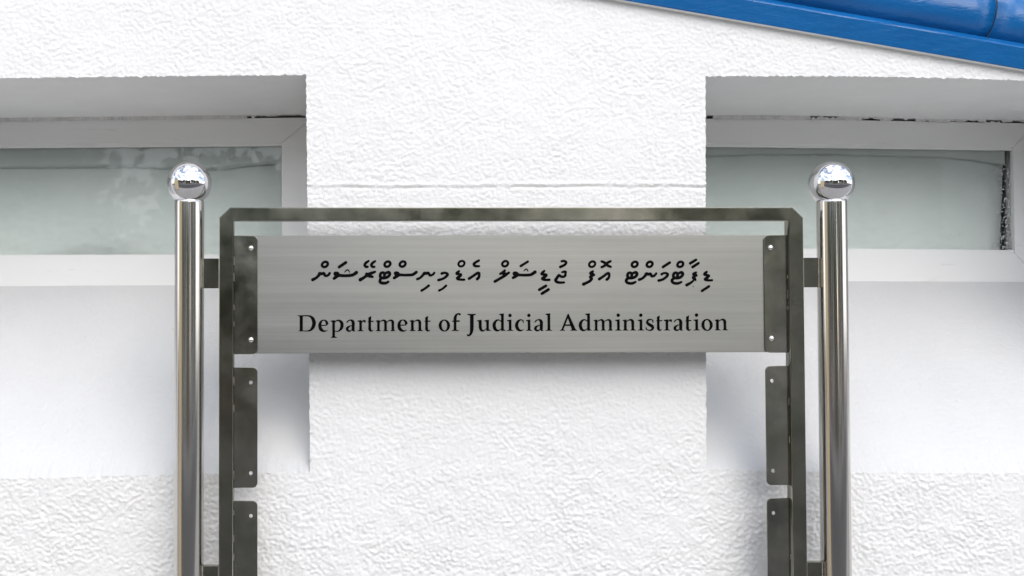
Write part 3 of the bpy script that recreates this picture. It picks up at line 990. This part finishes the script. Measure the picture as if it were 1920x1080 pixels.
BLOCKS = [
    ((575, 475), [
        ('letter', [[(140, 597, 66), (215, 556, 56), (275, 500, 60), (298, 460, 74), (345, 462, 62), (392, 450, 56), (412, 496, 58), (448, 508, 52), (490, 490, 52), (520, 450, 54)]]),
        ('vowel_mark', [ring_mark(415, 252, 70, 54, 60)]),
        ('letter', [[(618, 566, 62), (680, 520, 70), (718, 492, 80)], [(655, 462, 96), (690, 470, 100)], [(690, 485, 70), (790, 502, 62), (920, 504, 62), (1040, 486, 66), (1120, 432, 72)]]),
        ('letter_mark', [[(853, 428, 16), (888, 392, 26), (922, 374, 26), (948, 394, 26), (966, 428, 20)]]),
        ('vowel_mark', [[(733, 310, 62), (885, 208, 62)]]),
        ('letter', [[(1205, 596, 74), (1290, 545, 60), (1380, 480, 70), (1460, 445, 60), (1535, 418, 48)], [(1350, 470, 72), (1400, 500, 80), (1478, 530, 52)]]),
        ('vowel_mark', [[(1392, 174, 46), (1330, 220, 56), (1306, 268, 58), (1330, 302, 56), (1372, 304, 50)]]),
        ('vowel_mark', [[(1540, 178, 46), (1478, 222, 56), (1454, 268, 58), (1480, 304, 56), (1522, 306, 50)]]),
        ('letter', ttaviyani(0)),
        ('vowel_mark', [ring_mark(1815, 245)])]),
    ((695, 475), [
        ('letter', [[(524, 556, 60), (590, 510, 68), (625, 482, 76)], [(565, 455, 92), (596, 462, 96)], [(600, 476, 68), (690, 488, 56), (820, 490, 56), (940, 480, 60), (1022, 424, 62)]]),
        ('vowel_mark', [ring_mark(715, 243)]),
        ('letter', [[(1042, 582, 54), (1110, 550, 52), (1170, 490, 56), (1205, 452, 70), (1250, 452, 62), (1292, 444, 56), (1318, 488, 56), (1350, 496, 50), (1395, 476, 48), (1426, 438, 46)]]),
        ('vowel_mark', [[(1138, 838, 54), (1200, 802, 50), (1300, 728, 52)]]),
        ('letter', [[(1592, 455, 58), (1650, 440, 52), (1705, 452, 54), (1722, 484, 58), (1670, 540, 54), (1600, 580, 52), (1518, 602, 56)]]),
        ('vowel_mark', [[(1530, 838, 48), (1610, 796, 46), (1690, 728, 48)]])]),
    ((780, 475), [
        ('letter', [[(960, 402, 46), (905, 452, 58), (950, 466, 56), (1002, 486, 60), (950, 535, 64), (922, 568, 64), (985, 590, 50), (1075, 594, 50)]]),
        ('vowel_mark', [ring_mark(1015, 234, 72, 58, 52)]),
        ('letter', [[(1185, 570, 60), (1270, 515, 54), (1370, 448, 58), (1408, 450, 58), (1412, 505, 54), (1396, 550, 58), (1366, 580, 58)]]),
        ('vowel_mark', [[(1408, 162, 50), (1340, 200, 54), (1295, 240, 58), (1318, 284, 56), (1412, 290, 46)]])]),
    ((910, 475), [
        ('letter', [[(205, 634, 62), (300, 580, 56), (420, 506, 62), (520, 435, 50)], [(322, 464, 46), (400, 418, 60), (428, 388, 52)], [(390, 450, 70), (450, 470, 70)]]),
        ('vowel_mark', [ring_mark(437, 234, 70, 56, 56)]),
        ('letter', [[(614, 550, 58), (680, 510, 68), (715, 480, 76)], [(652, 456, 92), (688, 464, 98)], [(690, 478, 66), (780, 488, 58), (900, 490, 58), (1020, 478, 62), (1110, 420, 70)]]),
        ('letter_mark', [[(852, 400, 16), (884, 370, 26), (912, 354, 26), (934, 372, 26), (950, 402, 22)]]),
        ('vowel_mark', [[(788, 286, 54), (948, 186, 50)]]),
        ('letter', [[(1316, 396, 48), (1258, 460, 60), (1310, 474, 58), (1362, 492, 62), (1310, 540, 64), (1276, 572, 66), (1340, 596, 54), (1432, 596, 54)]]),
        ('vowel_mark', [[(1202, 820, 60), (1352, 732, 60)]]),
        ('vowel_mark', [[(1262, 906, 60), (1410, 814, 60)]]),
        ('letter', [[(1718, 424, 42), (1770, 412, 52), (1802, 416, 46), (1794, 455, 50), (1788, 500, 54), (1750, 528, 52), (1690, 520, 58), (1644, 492, 54), (1606, 550, 62), (1570, 600, 62), (1596, 640, 62), (1660, 658, 54), (1760, 655, 48)]]),
        ('vowel_mark', [[(1708, 178, 48), (1770, 172, 52), (1810, 205, 58), (1776, 260, 54), (1678, 306, 56)]])]),
    ((1040, 475), [
        ('letter', [[(852, 404, 48), (800, 448, 66), (850, 470, 70), (880, 490, 48)], [(840, 500, 60), (790, 534, 56), (825, 570, 62), (780, 625, 58), (700, 668, 58), (640, 694, 68)]]),
        ('vowel_mark', [ring_mark(838, 243, 73, 58, 54)]),
        ('letter', [[(995, 578, 62), (1080, 524, 54), (1180, 452, 58), (1216, 460, 56), (1220, 515, 52), (1200, 560, 56), (1166, 590, 58)]]),
        ('vowel_mark', [[(1050, 180, 48), (1110, 205, 56), (1155, 242, 62), (1200, 280, 56), (1255, 302, 50)], [(1050, 310, 50), (1110, 282, 56), (1155, 240, 62), (1200, 202, 56), (1255, 176, 48)]]),
        ('letter', ttaviyani(-18, 1)),
        ('vowel_mark', [ring_mark(1798, 246)])]),
    ((1190, 475), [
        ('letter', [[(96, 592, 60), (170, 562, 54), (235, 500, 58), (262, 464, 74), (310, 468, 60), (352, 458, 56), (376, 506, 58), (408, 514, 52), (450, 492, 52), (482, 450, 48)]]),
        ('vowel_mark', [ring_mark(336, 246)]),
        ('letter', [[(606, 470, 54), (650, 446, 46), (712, 446, 52), (744, 484, 58), (692, 545, 54), (620, 590, 54), (538, 612, 58)]]),
        ('vowel_mark', [[(638, 306, 58), (792, 206, 56)]]),
        ('letter', ttaviyani(-782, 1)),
        ('vowel_mark', [ring_mark(1030, 246)]),
        ('letter', [[(1385, 428, 46), (1326, 466, 62), (1376, 486, 66), (1400, 504, 40)], [(1370, 500, 56), (1316, 544, 58), (1350, 570, 66), (1372, 604, 40)], [(1320, 616, 44), (1250, 670, 54), (1170, 712, 64)]]),
        ('vowel_mark', [[(1254, 224, 58), (1388, 142, 54)]]),
        ('vowel_mark', [[(1308, 306, 58), (1444, 218, 54)]]),
        ('letter_mark', [('dot', 1320, 745, 22)]),
        ('letter', [[(1624, 416, 52), (1574, 468, 60), (1620, 486, 56), (1680, 504, 48), (1630, 550, 62), (1590, 584, 62), (1650, 606, 50), (1746, 604, 48)]]),
        ('vowel_mark', [[(1514, 846, 54), (1674, 742, 54)]])]),
]
for (ox, oy), items in BLOCKS:
    fx = lambda x, z, ox=ox: (-920.3 + .95982 * (ox + x / 12)) * mm
    fz = lambda x, z, ox=ox, oy=oy: S(585.3 - .001822 * (ox + x / 12) - .95773 * (oy - z / 12))
    for nm, strokes in items:
        g = Glyph()
        mat = BLACK
        for s in strokes:
            if isinstance(s, tuple) and s[0] == 'ring':
                _, cx, cy, rx, ry, w, tl = s
                # narrower counter, leaning as the pen does
                g.ring(cx, -cy, (rx + w / 2, ry + w / 2), (max(14, rx - w / 2 - 2), max(12, ry - w / 2)), -tl)
            elif isinstance(s, tuple):
                g.disc(s[1], -s[2], s[3], g.layer(), 14)
                mat = GREYDOT
            else:
                g.stroke([(x, -y, w) for x, y, w in s], 5, True)
        g.place(nm, fx, fz, mat)

# ------------------------------------------------------------------ what the polished steel mirrors: the other side of the street
gw = empty('garden_wall', (-3.7, -1.7, 0))
tag(gw, 'cream garden wall jutting from the building to the left of the sign', 'wall')
link('wall_panel', box_mesh('wall_panel', -3.85, -3.6, -2.5, -.95, 0, 2.75, .01), CREAM, gw)
link('wall_cap', box_mesh('wall_cap', -3.9, -3.55, -2.55, -.90, 2.752, 2.83, .01), KERB, gw)

def house(x0, x1, yf, yb, h, rh, wall_m, label, wins, door):
    o = empty('house', ((x0 + x1) / 2, (yf + yb) / 2, 0))
    tag(o, label, 'house', 'houses across the street')
    link('wall', box_mesh('wall', x0, x1, yb, yf, 0, h), wall_m, o)
    xm = (x0 + x1) / 2
    V = [(x0 - .4, yf + .5, h + .01), (x1 + .4, yf + .5, h + .01), (x1 + .4, yb - .5, h + .01), (x0 - .4, yb - .5, h + .01), (x0 + 1.2, (yf + yb) / 2, h + rh), (x1 - 1.2, (yf + yb) / 2, h + rh)]
    link('roof', from_py('roof', V, [(0, 1, 5, 4), (2, 3, 4, 5), (1, 2, 5), (3, 0, 4), (0, 3, 2, 1)]), ROOF_R, o)
    for wx, wz, ww, wh in wins:
        f = link('window', box_mesh('window', wx - ww / 2 - .06, wx + ww / 2 + .06, yf, yf + .05, wz - .06, wz + wh + .06, .01), HOUSE_W if wall_m is not HOUSE_W else HOUSE_B, o)
        link('pane', box_mesh('pane', wx - ww / 2, wx + ww / 2, yf + .02, yf + .056, wz, wz + wh), WIN_D, f)
    link('door', box_mesh('door', door - .5, door + .5, yf, yf + .06, 0.0, 2.1, .01), DOOR_M, o)
    return o
house(-13, -6.2, -16.5, -24, 3.2, 1.7, HOUSE_W, 'white house with a dark hipped roof across the street to the left', [(-11.4, 1, 1.4, 1.2), (-8, 1, 1.4, 1.2)], -9.7)
house(-4.4, 3.4, -17, -25, 2.9, 1.9, HOUSE_B, 'brown house with a dark hipped roof straight across the street', [(-2.8, 1, 1.5, 1.1), (1.8, 1, 1.5, 1.1)], -.4)
house(6.4, 13.5, -16.2, -24, 5.0, 1.6, HOUSE_W, 'two-storey white house across the street to the right', [(7.8, 1, 1.2, 1.3), (11.8, 1, 1.2, 1.3), (7.8, 3.7, 1.2, 1.2), (11.8, 3.7, 1.2, 1.2)], 9.8)

house(-25, -15, -15.5, -23, 5.2, 1.7, HOUSE_B, 'two-storey brown house far down the street to the left', [(-22.5, 1, 1.4, 1.2), (-17.5, 1, 1.4, 1.2), (-22.5, 3.6, 1.4, 1.2), (-17.5, 3.6, 1.4, 1.2)], -20)
house(17, 27, -15.5, -23, 5.2, 1.7, HOUSE_B, 'two-storey brown house far down the street to the right', [(19.5, 1, 1.4, 1.2), (24.5, 1, 1.4, 1.2), (19.5, 3.6, 1.4, 1.2), (24.5, 3.6, 1.4, 1.2)], 22)

def tree(x, y, h, rad, label, seed):
    o = empty('tree', (x, y, 0))
    tag(o, label, 'tree', 'trees across the street')
    rg = np.random.default_rng(seed)
    bm = bmesh.new()
    def limb(a, b, r0, r1):
        a, b = Vector(a), Vector(b)
        d = b - a
        mtx = Matrix.Translation((a + b) / 2) @ d.to_track_quat('Z', 'Y').to_matrix().to_4x4()
        bmesh.ops.create_cone(bm, cap_ends=True, segments=9, radius1=r0, radius2=r1, depth=d.length, matrix=mtx)
    limb((x, y, -.1), (x + .1, y, h * .5), .17, .11)
    for k in range(6):
        a = k * 1.05 + rg.uniform(-.3, .3)
        limb((x + .1, y, h * .42), (x + math.cos(a) * rad * .7, y + math.sin(a) * rad * .7, h * rg.uniform(.6, .9)), .07, .02)
    link('trunk', bm_mesh('trunk', bm), BARK, o)
    cl = rg.normal(0, 1, (26, 3))
    cl = cl / np.linalg.norm(cl, axis=1)[:, None] * rg.uniform(.35, 1, (26, 1)) * np.array([rad, rad, h * .30])
    n = 3200
    c = cl[rg.integers(0, 26, n)] + rg.normal(0, .30 * rad * .55, (n, 3))
    c += np.array([x, y, h * .68])
    u = rg.normal(0, 1, (n, 3)); u /= np.linalg.norm(u, axis=1)[:, None]
    w = np.cross(u, rg.normal(0, 1, (n, 3))); w /= np.linalg.norm(w, axis=1)[:, None]
    s1, s2 = .13, .075
    V = np.stack([c - u * s1, c + w * s2, c + u * s1, c - w * s2], 1).reshape(-1, 3)
    link('crown', from_np('crown', V, np.arange(4 * n).reshape(n, 4)), LEAF, o)
for x, y, h, rad, lab, sd in (
        (-5.3, -11.8, 5.2, 1.7, 'green tree between the white and the brown house', 1),
        (-1.7, -11.6, 4.2, 1.5, 'small green tree in front of the brown house', 2),
        (4.9, -12.0, 5.6, 1.9, 'tall green tree between the brown and the two-storey house', 3),
        (1.5, -11.7, 4.6, 1.6, 'green tree by the right window of the brown house', 4),
        (15.3, -11.6, 5.6, 1.9, 'green tree right of the two-storey white house', 5),
        (-14.0, -11.4, 5.8, 2.0, 'green tree left of the white house', 6),
        (8.0, -10.6, 4.4, 1.5, 'small green tree in front of the two-storey white house', 7),
        (-8.6, -10.6, 4.2, 1.4, 'small green tree in front of the white house', 8)):
    tree(x, y - 1.6, h, rad, lab, sd)
